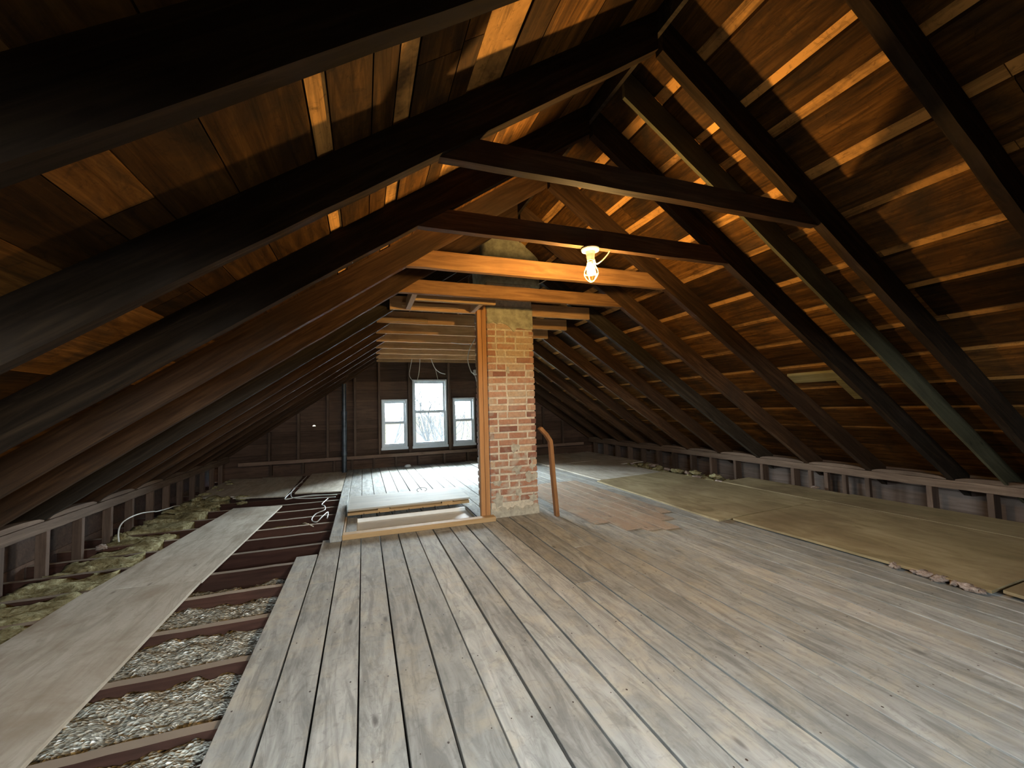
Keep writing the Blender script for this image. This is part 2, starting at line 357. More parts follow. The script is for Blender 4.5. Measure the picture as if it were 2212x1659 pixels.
# ------------------------------------------------------------------ shell
# floor boards
holes = [(-0.07, 1.035, 3.85, 4.42), (1.25, 1.52, 3.86, 4.26)]
mb = MB(); fr = random.Random(5)
xs = [-0.469+0.1492*k for k in range(26)]
for k in range(len(xs)-1):
    x0, x1 = xs[k], xs[k+1]-fr.choice([0.006, 0.008, 0.009, 0.011])
    ys = [YN]; 
    while ys[-1] < YG-0.02:
        ys.append(min(YG-0.02, ys[-1]+fr.uniform(3.4, 7.5)))
    if ys[-1]-ys[-2] < 0.5: ys.pop(-2)
    segs = list(zip(ys[:-1], ys[1:]))
    if k == 0: segs = [(YN, 3.46)]
    if k == 1: segs = [(YN, 2.88), (2.88, 3.80)]
    if k == 2: segs = [(YN, 3.80), (3.80, 5.55), (5.55, 6.28), (6.28, 8.18)]
    raised = {16: 3.25, 17: 2.98, 18: 2.90, 19: 2.86, 20: 3.1, 21: 3.3}
    if k in raised: segs = [(YN, raised[k]), (raised[k], 5.2), (5.2, 8.18)]
    segs = [(max(p, 0.35), q) for p, q in segs if q > 0.36]
    for a, b in segs:
        up_ = 0.008 if (k in raised and a >= 2.8) else 0.0
        pink = 0.75 if (k in raised and a >= 2.8 and a < 5) else fr.choice([0, 0, 0.03, 0.07])
        t = (fr.random(), fr.random(), pink)
        parts = [(a, b-0.003)]
        for hx0, hx1, hy0, hy1 in holes:
            if x1 > hx0+0.02 and x0 < hx1-0.02:
                npz = []
                for p, q in parts:
                    if q <= hy0 or p >= hy1: npz.append((p, q))
                    else:
                        if p < hy0: npz.append((p, hy0))
                        if q > hy1: npz.append((hy1, q))
                parts = npz
        for p, q in parts:
            if q-p > 0.02: mb.box(x0, x1, p, q, -0.024+up_, 0.0+up_, t, ch=0.0015)
mb.box(-0.275, xs[1]+0.143+0.0-0.0, 3.80, 6.28, -0.024, -0.0005, (0.5, 0.3, 0), ch=0.0015)
mb.box(-0.275, xs[2]-0.006, 6.284, 8.18, -0.024, -0.0005, (0.3, 0.7, 0), ch=0.0015)
struct(mb.build('floor', M_FLOOR), 'weathered grey-brown floorboards running towards the far windows', 'floor')
mb = MB(); nr = random.Random(31)
for k in range(25):
    for y in [0.94, 1.345, 1.755, 2.172, 2.582, 3.0, 3.395, 3.80, 4.16, 4.48, 4.815, 5.19, 5.575, 5.99, 6.40, 6.81, 7.21, 7.61]:
        if k == 0 and y > 3.4 or (y > 3.7 and k < 13): continue
        for dx in (0.03, 0.112):
            if nr.random() < 0.25: continue
            x = xs[k]+dx+nr.uniform(-.012, .012); yy = y+0.022+nr.uniform(-.018, .018); r_ = nr.uniform(0.0022, 0.0042)
            up_ = 0.0088 if (k in raised and yy > 3.3) else 0.0006
            mb.add([(x+r_*math.cos(a_*math.pi/3), yy+r_*1.3*math.sin(a_*math.pi/3), up_-0.0003) for a_ in range(6)]+[(x, yy, up_)], [(a_, (a_+1) % 6, 6) for a_ in range(6)], (0.5, 0.5, 0))
nh = mb.build('nail_heads', M_NAIL, fix=False); nh.parent = bpy.data.objects['floor']; nh['kind'] = 'structure'
mb = MB()
for k in range(50): mb.box(XWL+0.15*k, min(XWL+0.15*k+0.143, XWR), YN, 0.345, -0.024, 0.0)
struct(mb.build('floor', M_FLOORD), 'unseen floorboards behind the camera, darkened to cut bounce light', 'floor')
# plaster and lath seen between the joists
mb = MB(); mb.box(XWL, -0.07, YN, YG, -0.24, -0.20); mb.box(1.06, XWR, YN, YG, -0.24, -0.20); mb.box(-0.07, 1.06, YN, 3.84, -0.24, -0.20); mb.box(-0.07, 1.06, 4.43, YG, -0.24, -0.20)
struct(mb.build('floor', M_PLASTER), 'dark lath and plaster seen down between the open joists', 'subfloor')

# roof sheathing
def sheathing(side):
    mb = MB(); r = random.Random(21 if side < 0 else 22)
    if side < 0:
        fixed = [(-0.141, -0.086, 1), (0.104, 0.163, 1), (0.372, 0.52, 0.8)]
        lo, hi = XWL-0.02, XR-0.01
        z = lambda x: uL(x)+DV
    else:
        fixed = [(1.515, 1.571, .6), (1.78, 1.823, .75), (1.953, 2.004, .6), (2.206, 2.266, .8), (2.475, 2.524, .5), (2.752, 2.802, 0.6),
                 (3.0, 3.045, 0.55), (3.256, 3.306, 0.5), (3.52, 3.565, 0.55), (3.79, 3.835, 0.5), (4.06, 4.10, 0.4), (4.33, 4.37, 0.4)]
        lo, hi = XR+0.01, XWR+0.02
        z = lambda x: uR(x)+DV
    # build the run of boards along the slope
    strips = []; x = lo
    for a, b, s in fixed+[(hi, hi, 0)]:
        while x < a-0.001:
            w = r.uniform(0.17, 0.27) if side > 0 else r.uniform(0.11, 0.24)
            if a-x < w*1.35: w = a-x
            strips.append((x, x+w, 0)); x += w
        if b > a: strips.append((a, b, s)); x = b
    for a, b, s in strips:
        g = 0.004 if s == 0 else 0.007
        dz = 0.0 if s == 0 else 0.010
        y = YN - r.random()*2
        while y < YG:
            y2 = y + (r.uniform(2.4, 4.2))
            ya, yb = max(y, YN), min(y2, YG+0.02)
            if yb > ya:
                a_, b_ = a+g/2, b-g/2
                ti = (r.random() if s == 0 else 0.75+0.25*r.random(), r.random(), s)
                P = [(a_, ya, z(a_)+dz), (b_, ya, z(b_)+dz), (b_, yb-0.003, z(b_)+dz), (a_, yb-0.003, z(a_)+dz)]
                Q = [(p[0], p[1], p[2]+0.024) for p in P]
                mb.add(P+Q, [(3, 2, 1, 0), (4, 5, 6, 7), (0, 1, 5, 4), (1, 2, 6, 5), (2, 3, 7, 6), (3, 0, 4, 7)], ti)
            y = y2
    # shingle layer above closes the gaps
    if side < 0: hi = XR+0.015
    else: lo = XR-0.015
    P = [(lo, YN-0.1, z(lo)+0.035), (hi, YN-0.1, z(hi)+0.035), (hi, YG+0.1, z(hi)+0.035), (lo, YG+0.1, z(lo)+0.035)]
    Q = [(p[0], p[1], p[2]+0.03) for p in P]
    mb.add(P+Q, [(3, 2, 1, 0), (4, 5, 6, 7), (0, 1, 5, 4), (1, 2, 6, 5), (2, 3, 7, 6), (3, 0, 4, 7)], (0.0, 0.0, 0))
    return struct(mb.build('ceiling', M_SHEATH), ('left' if side < 0 else 'right')+' roof slope of stained boards with narrow pale filler strips', 'roof sheathing')
sheathing(-1); sheathing(1)

# gable wall sheathing (far) with window openings and a knot hole
def clipx(z):
    """x range of the gable at height z"""
    a = (z-CL-DV)/SL; b = (CR+DV-z)/SR
    return max(a, XWL), min(b, XWR)
def gable(name, yface, thick, wins, label, hole=None, z=-0.20):
    mb = MB(); r = random.Random(3); zc = []
    while z < ZR+DV: 
        h = r.uniform(0.16, 0.22); zc.append((z, min(z+h, ZR+DV))); z += h
    for z0, z1 in zc:
        zs = sorted({z0, z1} | {w for q in wins for w in (q[2], q[3]) if z0+0.001 < w < z1-0.001})
        t = (r.random(), r.random(), 0)
        for a, b in zip(zs[:-1], zs[1:]):
            zm = (a+b)/2
            xb0, xb1 = clipx(a); xt0, xt1 = clipx(min(b, ZR+DV-0.001))
            cuts = [(q[0], q[1]) for q in wins if q[2] < zm < q[3]]
            if hole and a < hole[1] < b: cuts.append((hole[0]-0.12, hole[0]+0.12))
            cuts.sort(); xsn = [None]
            L = []; cur = (xb0, xt0)
            for c0, c1 in cuts:
                L.append((cur[0], c0, cur[1], c0)); cur = (c1, c1)
            L.append((cur[0], xb1, cur[1], xt1))
            top = b if b != z1 else b-0.004
            for p0, p1, q0, q1 in L:
                if p1-p0 < 0.01: continue
                q1 = max(q1, q0+0.002)
                P = [(p0, yface, a), (p1, yface, a), (q1, yface, top), (q0, yface, top)]
                Q = [(p[0], p[1]+thick, p[2]) for p in P]
                mb.add(P+Q, [(3, 2, 1, 0), (4, 5, 6, 7), (0, 1, 5, 4), (1, 2, 6, 5), (2, 3, 7, 6), (3, 0, 4, 7)], t)
            if hole and a < hole[1] < b:
                hx, hz = hole; n = 16; ring = []; out = []
                for k in range(n):
                    th = 2*math.pi*k/n
                    cx, cz = math.cos(th), math.sin(th); mrad = max(abs(cx), abs(cz))
                    px = hx+0.12*cx/mrad; pz = hz+cz/mrad*((top-hz) if cz > 0 else (hz-a))
                    ring.append((hx+0.026*cx, hz+0.022*cz)); out.append((px, pz))
                vs = [(p[0], yface, p[1]) for p in out]+[(p[0], yface, p[1]) for p in ring]+[(p[0], yface+thick, p[1]) for p in out]+[(p[0], yface+thick, p[1]) for p in ring]
                fs = []
                for k in range(n):
                    j = (k+1) % n
                    fs += [(k, j, n+j, n+k), (2*n+k, 3*n+k, 3*n+j, 2*n+j), (n+k, n+j, 3*n+j, 3*n+k)]
                mb.add(vs, fs, t)
    return struct(mb.build(name, M_GABLE), label, 'wall')
gable('wall_far', YG, 0.024, WINS, 'dark brown boarded gable wall with three windows', hole=(-0.833, 0.82))
gable('wall_far', YG+0.0245, 0.02, WINS, 'outer cladding of the far gable wall', hole=(-0.833, 0.82), z=-0.29)
gable('wall_near', YN-0.024, 0.024, ADDED_OPENINGS, 'boarded gable wall behind the camera')
gable('wall_near', YN-0.046, 0.02, ADDED_OPENINGS, 'outer cladding of the near gable wall', z=-0.29)
mb = MB()
for z in (-0.2, 0.0, 0.2): mb.box(XWL-0.03, XWL-0.006, YN, YG, z, min(z+0.196, uL(XWL)+DV))
mb.box(XWL-0.05, XWL-0.031, YN, YG, -0.3, uL(XWL)+DV+0.03)
struct(mb.build('wall_left', M_GABLE), 'dark boarding behind the short left knee wall', 'wall')
mb = MB()
for z in (-0.2, 0.0, 0.2): mb.box(XWR+0.006, XWR+0.03, YN, YG, z, min(z+0.196, uR(XWR)+DV), (0.9, 0.3, 0.0))
mb.box(XWR+0.031, XWR+0.05, YN, YG, -0.3, uR(XWR)+DV+0.03)
M_EAVE = wood('grey_eave_boards', (0.07, 0.05, 0.04), (0.11, 0.082, 0.066), (0.16, 0.12, 0.10), axis=1, grain=20, blotch_amt=0.3)
struct(mb.build('wall_right', M_EAVE), 'greyish boarding behind the short right knee wall', 'wall')

# ------------------------------------------------------------------ windows
for n, (a, b, c, d, m_) in enumerate(WINS):
    e = empty('window_%d' % (n+1), ((a+b)/2, YG, c)); struct(e, ['small left', 'tall middle', 'small right'][n]+' white double-hung gable window', 'window')
    mb = MB(); t = 0.032; y0, y1 = YG-0.03, YG+0.10
    mb.box(a, a+t, y0, y1, c, d); mb.box(b-t, b, y0, y1, c, d); mb.box(a+t, b-t, y0, y1, d-t, d); mb.box(a+t, b-t, y0, y1, c, c+t)
    o = mb.build('window_frame', M_WHITE, e); bevel(o, 0.004)
    mb = MB(); mb.box(a-0.01, b+0.01, YG-0.055, YG-0.03, c-0.03, c+0.012)
    mb.build('window_sill', M_WHITE, e)
    s = 0.036
    for nm, z0, z1, yy in (('upper_sash', m_-0.015, d-t, YG+0.055), ('lower_sash', c+t, m_+0.02, YG+0.015)):
        mb = MB(); xa, xb = a+t, b-t
        mb.box(xa, xa+s, yy, yy+0.032, z0, z1); mb.box(xb-s, xb, yy, yy+0.032, z0, z1)
        hb = 0.05 if nm == 'lower_sash' else 0.045
        mb.box(xa+s, xb-s, yy, yy+0.032, z0, z0+hb); mb.box(xa+s, xb-s, yy, yy+0.032, z1-0.045, z1)
        so = mb.build(nm, M_WHITE, e)
        mb = MB(); mb.box(xa+s-0.004, xb-s+0.004, yy+0.014, yy+0.018, z0+hb-0.004, z1-0.04)
        po = mb.build('window_pane', M_GLASS)
        po.parent = so; po.matrix_parent_inverse = Matrix.Identity(4); po.matrix_basis = Matrix.Identity(4)

# ------------------------------------------------------------------ rafters
def rafter(side, i, y, thick, mat, label, name='rafter', dv=DV, z_off=0.0):
    if side < 0:
        b0 = (XWL, uL(XWL)+z_off); xe = XR-0.012 if i != 5 else 1.105; b1 = (xe, uL(xe)+z_off)
    else:
        b0 = (XWR, uR(XWR)+z_off); xe = XR+0.012 if i != 5 else 1.775; b1 = (xe, uR(xe)+z_off)
    o = beam_xz(name, b0, b1, (b0[0], b0[1]+dv), (b1[0], b1[1]+dv), y, y+thick, mat, n=26, jit=0.0022)
    return tag(o, label, 'rafter', ('left' if side < 0 else 'right')+' slope rafters')
LOOKL = {-1: 'black shadowed', 0: 'very dark brown', 1: 'dark broad-faced', 2: 'dark brown', 3: 'orange-brown', 4: 'warm brown', 5: 'nearly black'}
LOOKR = {-1: 'black shadowed', 0: 'very dark', 1: 'dark with orange-lit edge', 2: 'dark straight', 3: 'golden-lit', 4: 'brown', 5: 'dark grey-green', 6: 'rusty brown'}
for i in range(-1, 13):
    y = yi(i) if i < 12 else 8.15-0.05
    ml = M_RAFT_DARK if i == 5 else M_RAFT_SHADED if i < 3 else M_RAFT
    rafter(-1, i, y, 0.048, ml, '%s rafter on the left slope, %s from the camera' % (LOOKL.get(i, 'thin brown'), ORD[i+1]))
    mr = M_RAFT_DARK if i == 5 else M_RAFT_SHADED if i < 3 else M_RAFT
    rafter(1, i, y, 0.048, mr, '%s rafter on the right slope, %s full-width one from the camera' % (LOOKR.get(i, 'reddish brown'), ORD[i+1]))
o = rafter(1, 2, 1.742, 0.020, M_GREEN, 'thin grey-green rafter board between the two nearest tied right rafters', dv=DV-0.012)
mb = MB(); mb.box(XR-0.011, XR+0.011, YN, 3.78, ZR+0.07, ZR+DV-0.01); mb.box(XR-0.011, XR+0.011, 4.42, YG, ZR+0.07, ZR+DV-0.01)
tag(mb.build('ridge_board', M_RAFT_DARK), 'dark board running along the roof peak between the rafter tops', 'ridge board')

# collar ties (near, cut between the rafters)
def tie(i, z0, z1, ylo, th, xl=None, xr=None, mat=M_TIE):
    a0 = (z0-CL)/SL-0.004 if xl is None else xl; a1 = (z1-CL)/SL-0.004 if xl is None else xl
    b0 = (CR-z0)/SR+0.004 if xr is None else xr; b1 = (CR-z1)/SR+0.004 if xr is None else xr
    return beam_xz('collar_tie' if i < 5 else 'ceiling_joist', (a0, z0), (b0, z0), (a1, z1), (b1, z1), ylo, ylo+th, mat, n=18, jit=0.0018)
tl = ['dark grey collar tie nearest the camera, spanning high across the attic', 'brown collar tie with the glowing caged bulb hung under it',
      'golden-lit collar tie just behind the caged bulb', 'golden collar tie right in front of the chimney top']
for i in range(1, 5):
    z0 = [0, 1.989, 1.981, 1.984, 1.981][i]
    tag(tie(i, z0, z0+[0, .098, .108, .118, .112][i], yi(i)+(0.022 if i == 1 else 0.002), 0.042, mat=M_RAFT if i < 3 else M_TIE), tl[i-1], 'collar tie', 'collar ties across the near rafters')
XL = {5: 0.235, 6: 0.14, 7: 0.15, 8: 0.17, 9: 0.18, 10: 0.20, 11: 0.22, 12: 0.24}
for i in range(5, 13):
    y = yi(i)-0.042
    if i == 12: y = 8.05
    xr_ = {5: 2.31, 6: 2.35, 7: 2.38}.get(i, 2.36)
    lab = 'pine ceiling joist behind the chimney, %s of the row going back' % ORD[i-5] if i < 12 else 'last pine ceiling joist, just above the windows'
    tag(tie(i, ZT, ZT+0.125, y, 0.038, XL[i], xr_, M_JOISTN), lab, 'ceiling joist', 'ceiling joists over the far half')
# pale short boards, header and side blocks of the old ceiling opening
def box_obj(name, x0, x1, y0, y1, z0, z1, mat, parent=None, bev=0.002, ch=0):
    mb = MB(); mb.box(x0, x1, y0, y1, z0, z1, ch=ch)
    o = mb.build(name, mat, parent, origin=((x0+x1)/2, (y0+y1)/2, z0))
    if bev: bevel(o, bev)
    return o
M_PINEY = wood('new_pine_lengthwise', (0.42, 0.28, 0.16), (0.55, 0.40, 0.26), (0.66, 0.50, 0.36), axis=1, grain=22, blotch_amt=0.1, blotch_col=(0.3, 0.17, 0.08), tint_amt=0.2)
tag(box_obj('header_board', 0.42, 1.135, 3.50, 3.54, 1.985, 2.075, M_PINE), 'pale pine header board behind the tie left of the chimney top', 'header')
tag(box_obj('blocking_board', 0.375, 0.418, 3.325, 3.845, 1.983, 2.075, M_PINEY), 'pale block board joining the tie to the first joist, left end', 'blocking', 'pale boards boxing the ceiling opening')
tag(box_obj('blocking_board', 0.985, 1.027, 3.545, 3.845, 1.983, 2.075, M_PINEY), 'short pale block board beside the post top', 'blocking', 'pale boards boxing the ceiling opening')
tag(box_obj('batten', 0.34, 0.86, 3.815, 3.844, 2.008, 2.045, M_PINE), 'short pale batten on the front of the first ceiling joist', 'batten', 'pale battens on the joists')
tag(box_obj('batten', 0.10, 0.66, 4.424, 4.455, 1.99, 2.032, M_PINE), 'longer pale batten on the second joist, its end past the rafter', 'batten', 'pale battens on the joists')

# ------------------------------------------------------------------ gable studs
gs = [-1.525, -1.075, -0.604, -0.143, 0.284, 0.838, 1.615, 2.19, 2.75, 3.2, 3.65, 4.1]
for k, xq in enumerate(gs):
    zt = min(uL(xq-0.02), uR(xq+0.02))-0.002
    if XL[12]-0.03 < xq < 2.36: zt = ZT - 0.002
    if zt < 0.3: continue
    o = box_obj('wall_stud', xq-0.02, xq+0.02, YG-0.085, YG-0.003, 0.252, zt, M_STUD)
    place = ['left of the knot hole' if k < 2 else None][0]
    tag(o, 'rough brown stud on the far gable wall, %s from the left' % ORD[k], 'stud', 'studs of the far gable wall')
o = box_obj('sill_plate', -1.98, 4.6, YG-0.09, YG-0.003, 0.19, 0.25, wood('sill_wood', (0.16, 0.10, 0.07), (0.24, 0.155, 0.11), (0.34, 0.23, 0.17), grain=20, blotch_amt=0.3))
tag(o, 'long horizontal timber under the gable windows', 'sill plate')
for k, xq in enumerate([-1.5, -1.0, -0.494, -0.196, 0.184, 0.577, 0.994, 1.498, 1.967, 2.4, 2.9, 3.4, 3.9]):
    o = box_obj('cripple_stud', xq-0.019, xq+0.019, YG-0.085, YG-0.003, 0.0, 0.188, M_STUD)
    tag(o, 'short stud below the window timber, %s from the left' % ORD[k], 'stud', 'short studs under the gable timber')

# ------------------------------------------------------------------ knee walls
def knee(side):
    if side > 0:
        xa, xb = 4.715, 4.80; zt = 0.325; nm = 'right'
        ys = [0.65, 1.05, 1.45, 1.85, 2.23, 2.71, 2.92, 3.10, 3.27, 3.47, 3.87, 4.27, 4.68, 5.06, 5.46, 5.84, 6.26, 6.66, 7.07, 7.5, 7.9]
    else:
        xa, xb = -2.19, -2.10; zt = 0.345; nm = 'left'
        ys = [2.75, 3.13, 3.52, 3.92, 4.31, 4.71, 5.07, 5.48, 5.86, 6.24, 6.63, 7.0, 7.38, 7.78]
    mb = MB(); n = 90; secs = []; y0 = -0.5 if side > 0 else 1.5
    for k in range(n+1):
        y = y0+(YG-0.1-y0)*k/n
        j = RND.uniform(-.002, .002)
        secs.append([(xa, y, zt-0.07+j), (xb, y, zt-0.07+j), (xb, y, zt+j), (xa, y, zt+j)])
    mb.sweep(secs)
    o = mb.build('top_plate', M_PLATE); tag(o, 'long pale top plate of the %s knee wall under the rafter feet' % nm, 'top plate')
    # rounded blocks that sit on the plate between the rafter feet
    for i in range(-1, 12):
        a, b = yi(i)+0.052, yi(i+1)-0.006
        if i == 11: b = 8.09
        if a < y0 or b > YG: continue
        mb = MB(); secs = []
        for k in range(13):
            t = k/12; y = a+(b-a)*t; h = 0.012+0.026*math.sin(math.pi*t)**0.45
            secs.append([(xa+0.006, y, zt+0.003), (xb-0.01, y, zt+0.003), (xb-0.01, y, zt+h), (xa+0.006, y, zt+h)])
        mb.sweep(secs); o = mb.build('blocking', M_PLATE)
        tag(o, 'worn block on the %s knee-wall plate, between rafters %s and %s' % (nm, ORD[i+1], ORD[i+2]), 'blocking', 'blocks on the %s plate' % nm)
    for k, y in enumerate(ys):
        w = 0.10 if side > 0 else 0.06
        if side > 0 and (2.6 < y < 3.3): w = 0.04
        z0 = -0.2
        x0, x1 = (xa+0.004, xa+0.004+w) if side > 0 else (xb-0.004-w, xb-0.004)
        o = box_obj('knee_stud', x0, x1, y-0.02, y+0.02, z0, zt-0.072, M_STUD)
        tag(o, 'short rough stud in the %s knee wall, %s from the camera end' % (nm, ORD[k] if k < 20 else 'last'), 'stud', 'studs of the %s knee wall' % nm)
knee(1); knee(-1)

# ------------------------------------------------------------------ floor joists (open left side)
JY = [0.13, 0.53, 0.94, 1.345, 1.755, 2.172, 2.582, 3.0, 3.395, 3.80, 4.16, 4.48, 4.815, 5.19, 5.575, 5.99, 6.40, 6.81, 7.21, 7.61, 8.0]
for k, y in enumerate(JY):
    xr_ = -0.275-0.0 if y > 3.85 else -0.20
    mb = MB(); secs = []
    n = 26
    for q in range(n+1):
        x = XWL+0.01+(xr_-XWL-0.01)*q/n
        j = RND.uniform(-0.003, 0.0); jj = RND.uniform(-0.002, 0.002)
        secs.append([(x, y+jj, -0.198), (x, y+0.045+jj, -0.198), (x, y+0.045+jj, -0.026+j), (x, y+jj, -0.026+j)])
    mb.sweep(secs)
    o = mb.build('floor_joist', M_FJOIST)
    tag(o, 'reddish-brown floor joist in the open left strip, %s from the camera end' % (ORD[k] if k < 20 else 'last'), 'joist', 'open floor joists')
# trimmer under the edge of the floor boards
o = box_obj('edge_trimmer', -0.31, -0.272, 3.47, 8.15, -0.196, -0.028, M_RAFT_DARK)
o.hide_render = False
COL.objects.unlink(o); bpy.data.objects.remove(o)

# ------------------------------------------------------------------ plywood sheets
def sheet(name, pts, z, th, mat, label, cat, group, wave=0.0, zf=None, nx=10, ny=18):
    """pts: near-left, near-right, far-right, far-left (x, y); zf(u,v) gives the top height"""
    mb = MB(); A, B, C, D = [Vector((p[0], p[1], 0)) for p in pts]
    seed = RND.random()*50
    top = []; bot = []
    for j in range(ny+1):
        for i in range(nx+1):
            u, v = i/nx, j/ny
            p = (A*(1-u)+B*u)*(1-v)+(D*(1-u)+C*u)*v
            zz = (zf(u, v) if zf else z)+wave*noise.noise(Vector((u*2+seed, v*3, seed)))
            top.append((p.x, p.y, zz)); bot.append((p.x, p.y, zz-th))
    W_ = nx+1; n = len(top); fs = []
    for j in range(ny):
        for i in range(nx):
            a = j*W_+i
            fs.append((a, a+1, a+1+W_, a+W_)); fs.append((n+a, n+a+W_, n+a+1+W_, n+a+1))
    for i in range(nx):
        fs.append((i, n+i, n+i+1, i+1)); a = ny*W_+i; fs.append((a, a+1, n+a+1, n+a))
    for j in range(ny):
        a = j*W_; fs.append((a, a+W_, n+a+W_, n+a)); a = j*W_+nx; fs.append((a, n+a, n+a+W_, a+W_))
    mb.add(top+bot, fs)
    o = mb.build(name, mat, origin=(A.x, A.y, 0)); tag(o, label, cat, group); return o
GP = 'plywood walkway sheets on the left'
sheet('plywood_sheet', [(-1.68, 0.83), (-0.99, 0.86), (-0.99, 3.245), (-1.61, 3.33)], -0.004, 0.018, M_PLY, 'brown plywood sheet in the bottom left corner over the joists', 'plywood sheet', GP, 0.006)
sheet('plywood_sheet', [(-1.60, 3.335), (-0.985, 3.25), (-0.894, 5.49), (-1.40, 5.58)], -0.006, 0.016, M_PLY, 'greyer plywood sheet continuing the left walkway up to its pointed end', 'plywood sheet', GP, 0.004)
sheet('plywood_sheet', [(-2.09, 6.53), (-1.50, 6.36), (-1.50, 7.9), (-2.09, 8.12)], -0.006, 0.014, M_PLY, 'dusty plywood sheet against the far left knee wall', 'plywood sheet', 'far left plywood sheets', 0.003)
sheet('plywood_sheet', [(-1.56, 6.17), (-0.938, 5.98), (-0.956, 7.70), (-1.565, 7.88)], 0.012, 0.014, M_PLY, 'dusty plywood sheet overlapping its left neighbour, beyond the walkway', 'plywood sheet', 'far left plywood sheets', 0.003)
sheet('plywood_sheet', [(-0.865, 6.21), (-0.283, 6.09), (-0.283, 8.08), (-0.85, 8.03)], -0.004, 0.014, M_PLY, 'pale plywood sheet beside the floorboards near the vent pipe', 'plywood sheet', 'far left plywood sheets', 0.003)
GR = 'plywood sheets over the right floor'
def rz(lo, hi, edge=0.0): return lambda u, v: lo+(hi-lo)*u + edge*(1-u)**6*(0.5+0.5*math.sin(v*23))
sheet('plywood_sheet', [(3.03, 0.35), (4.25, 0.35), (4.25, 1.22), (3.10, 1.20)], 0, 0.016, M_PLYG, 'dark-stained plywood sheet at the right edge of the photo, edge lifted', 'plywood sheet', GR, 0.004, rz(0.040, 0.055))
sheet('plywood_sheet', [(3.07, 1.23), (4.25, 1.23), (4.25, 2.84), (3.04, 2.80)], 0, 0.016, M_PLYG, 'yellow-brown plywood sheet with pink insulation under its edge', 'plywood sheet', GR, 0.004, rz(0.030, 0.055))
sheet('plywood_sheet', [(4.26, 0.35), (4.705, 0.35), (4.705, 2.84), (4.26, 2.84)], 0, 0.016, M_PLYG, 'narrow plywood strip along the near right knee wall', 'plywood sheet', GR, 0.002, rz(0.055, 0.068))
sheet('plywood_sheet', [(4.26, 2.86), (4.705, 2.86), (4.705, 4.05), (4.26, 4.06)], 0, 0.016, M_PLYG, 'narrow plywood strip by the knee wall, just before the insulation gap', 'plywood sheet', GR, 0.002, rz(0.045, 0.062))
sheet('plywood_sheet', [(2.93, 2.85), (4.25, 2.87), (4.22, 5.05), (3.02, 5.0)], 0, 0.016, M_PLYG, 'tan plywood sheet in the middle of the right floor', 'plywood sheet', GR, 0.004, rz(0.018, 0.042))
sheet('plywood_sheet', [(3.10, 5.03), (4.20, 5.08), (4.18, 6.75), (3.05, 6.70)], 0, 0.016, M_PLY, 'pale grey plywood sheet beside the far end of the insulation gap', 'plywood sheet', GR, 0.004, rz(0.018, 0.03))
sheet('plywood_sheet', [(3.05, 6.73), (4.18, 6.77), (4.18, 8.12), (3.05, 8.12)], 0, 0.016, M_PLY, 'pale plywood sheet in the far right corner near the gable', 'plywood sheet', GR, 0.003, rz(0.018, 0.03))
sheet('plywood_sheet', [(4.19, 6.20), (4.705, 6.20), (4.705, 8.12), (4.19, 8.12)], 0, 0.016, M_PLY, 'pale strip of plywood past the insulation gap by the knee wall', 'plywood sheet', GR, 0.002, rz(0.018, 0.03))
mb = MB()   # sub-floor boards under the right plywood
for k in range(6):
    mb.box(3.27+0.155*k, 3.27+0.155*k+0.15, 0.35, 8.1, -0.024, -0.002)
struct(mb.build('floor', M_FLOOR), 'old boards under the right plywood', 'floor')

# ------------------------------------------------------------------ insulation
def lumpy(name, x0, x1, y0, y1, z, amp, mat, label, cat, group, res=0.035, freq=7.0, edge=0.0):
    nx = max(3, int((x1-x0)/res)); ny = max(3, int((y1-y0)/res)); vs = []; fs = []; sd = RND.random()*90
    for j in range(ny+1):
        for i in range(nx+1):
            x = x0+(x1-x0)*i/nx; y = y0+(y1-y0)*j/ny
            q = Vector((x*freq*0.6, y*freq, sd))
            e = min(1, min(i, nx-i, j, ny-j)/1.5) if edge else 1
            h = amp*(noise.fractal(q, 0.7, 2.1, 4)+0.6*abs(noise.noise(q*2.3)))
            vs.append((x, y, z+(h if e == 1 else h*e-edge*(1-e))))
    W_ = nx+1
    for j in range(ny):
        for i in range(nx):
            a = j*W_+i; fs.append((a, a+1, a+1+W_, a+W_))
    n = len(vs); vs += [(v[0], v[1], z-0.12) for v in vs[:n]]
    for i in range(nx):
        fs.append((i, n+i, n+i+1, i+1)); a = ny*W_+i; fs.append((a, a+1, n+a+1, n+a))
    for j in range(ny):
        a = j*W_; fs.append((a, a+W_, n+a+W_, n+a)); a = j*W_+nx; fs.append((a, n+a, n+a+W_, a+W_))
    mb = MB(); mb.add(vs, fs, (0.5, 0.5, 0)); o = mb.build(name, mat, smooth=True)
    tag(o, label, cat, group, 'stuff'); return o
GI = 'yellow insulation in the left joist bays'
for k in range(3, len(JY)-1):
    a, b = JY[k]+0.048, JY[k+1]-0.003
    if b > 6.45: continue
    x1 = -1.64
    z = -0.022 if b > 4.9 else -0.040
    lumpy('insulation_batt', -2.09, x1, a, b, z, 0.045, M_INSUL, 'matted yellow-brown insulation in the left bay before the %s open joist' % ORD[k+1], 'insulation', GI)
GV = 'loose fill in the open bays'
for k in range(0, 8):
    a, b = JY[k]+0.048, JY[k+1]-0.003
    z = [-0.065, -0.065, -0.065, -0.065, -0.068, -0.075, -0.09, -0.13][k]
    lumpy('loose_fill_insulation', -1.55, -0.32, a, b, z, 0.022, M_VERM, 'silvery loose fill between the open joists, bay before the %s joist' % ORD[k+1], 'loose-fill insulation', GV, res=0.02, freq=18)
lumpy('insulation_batt', -0.95, -0.45, JY[11]+0.048, JY[12]-0.003, -0.10, 0.03, M_INSUL, 'tan insulation scrap in an open bay left of the hatch', 'insulation', None)
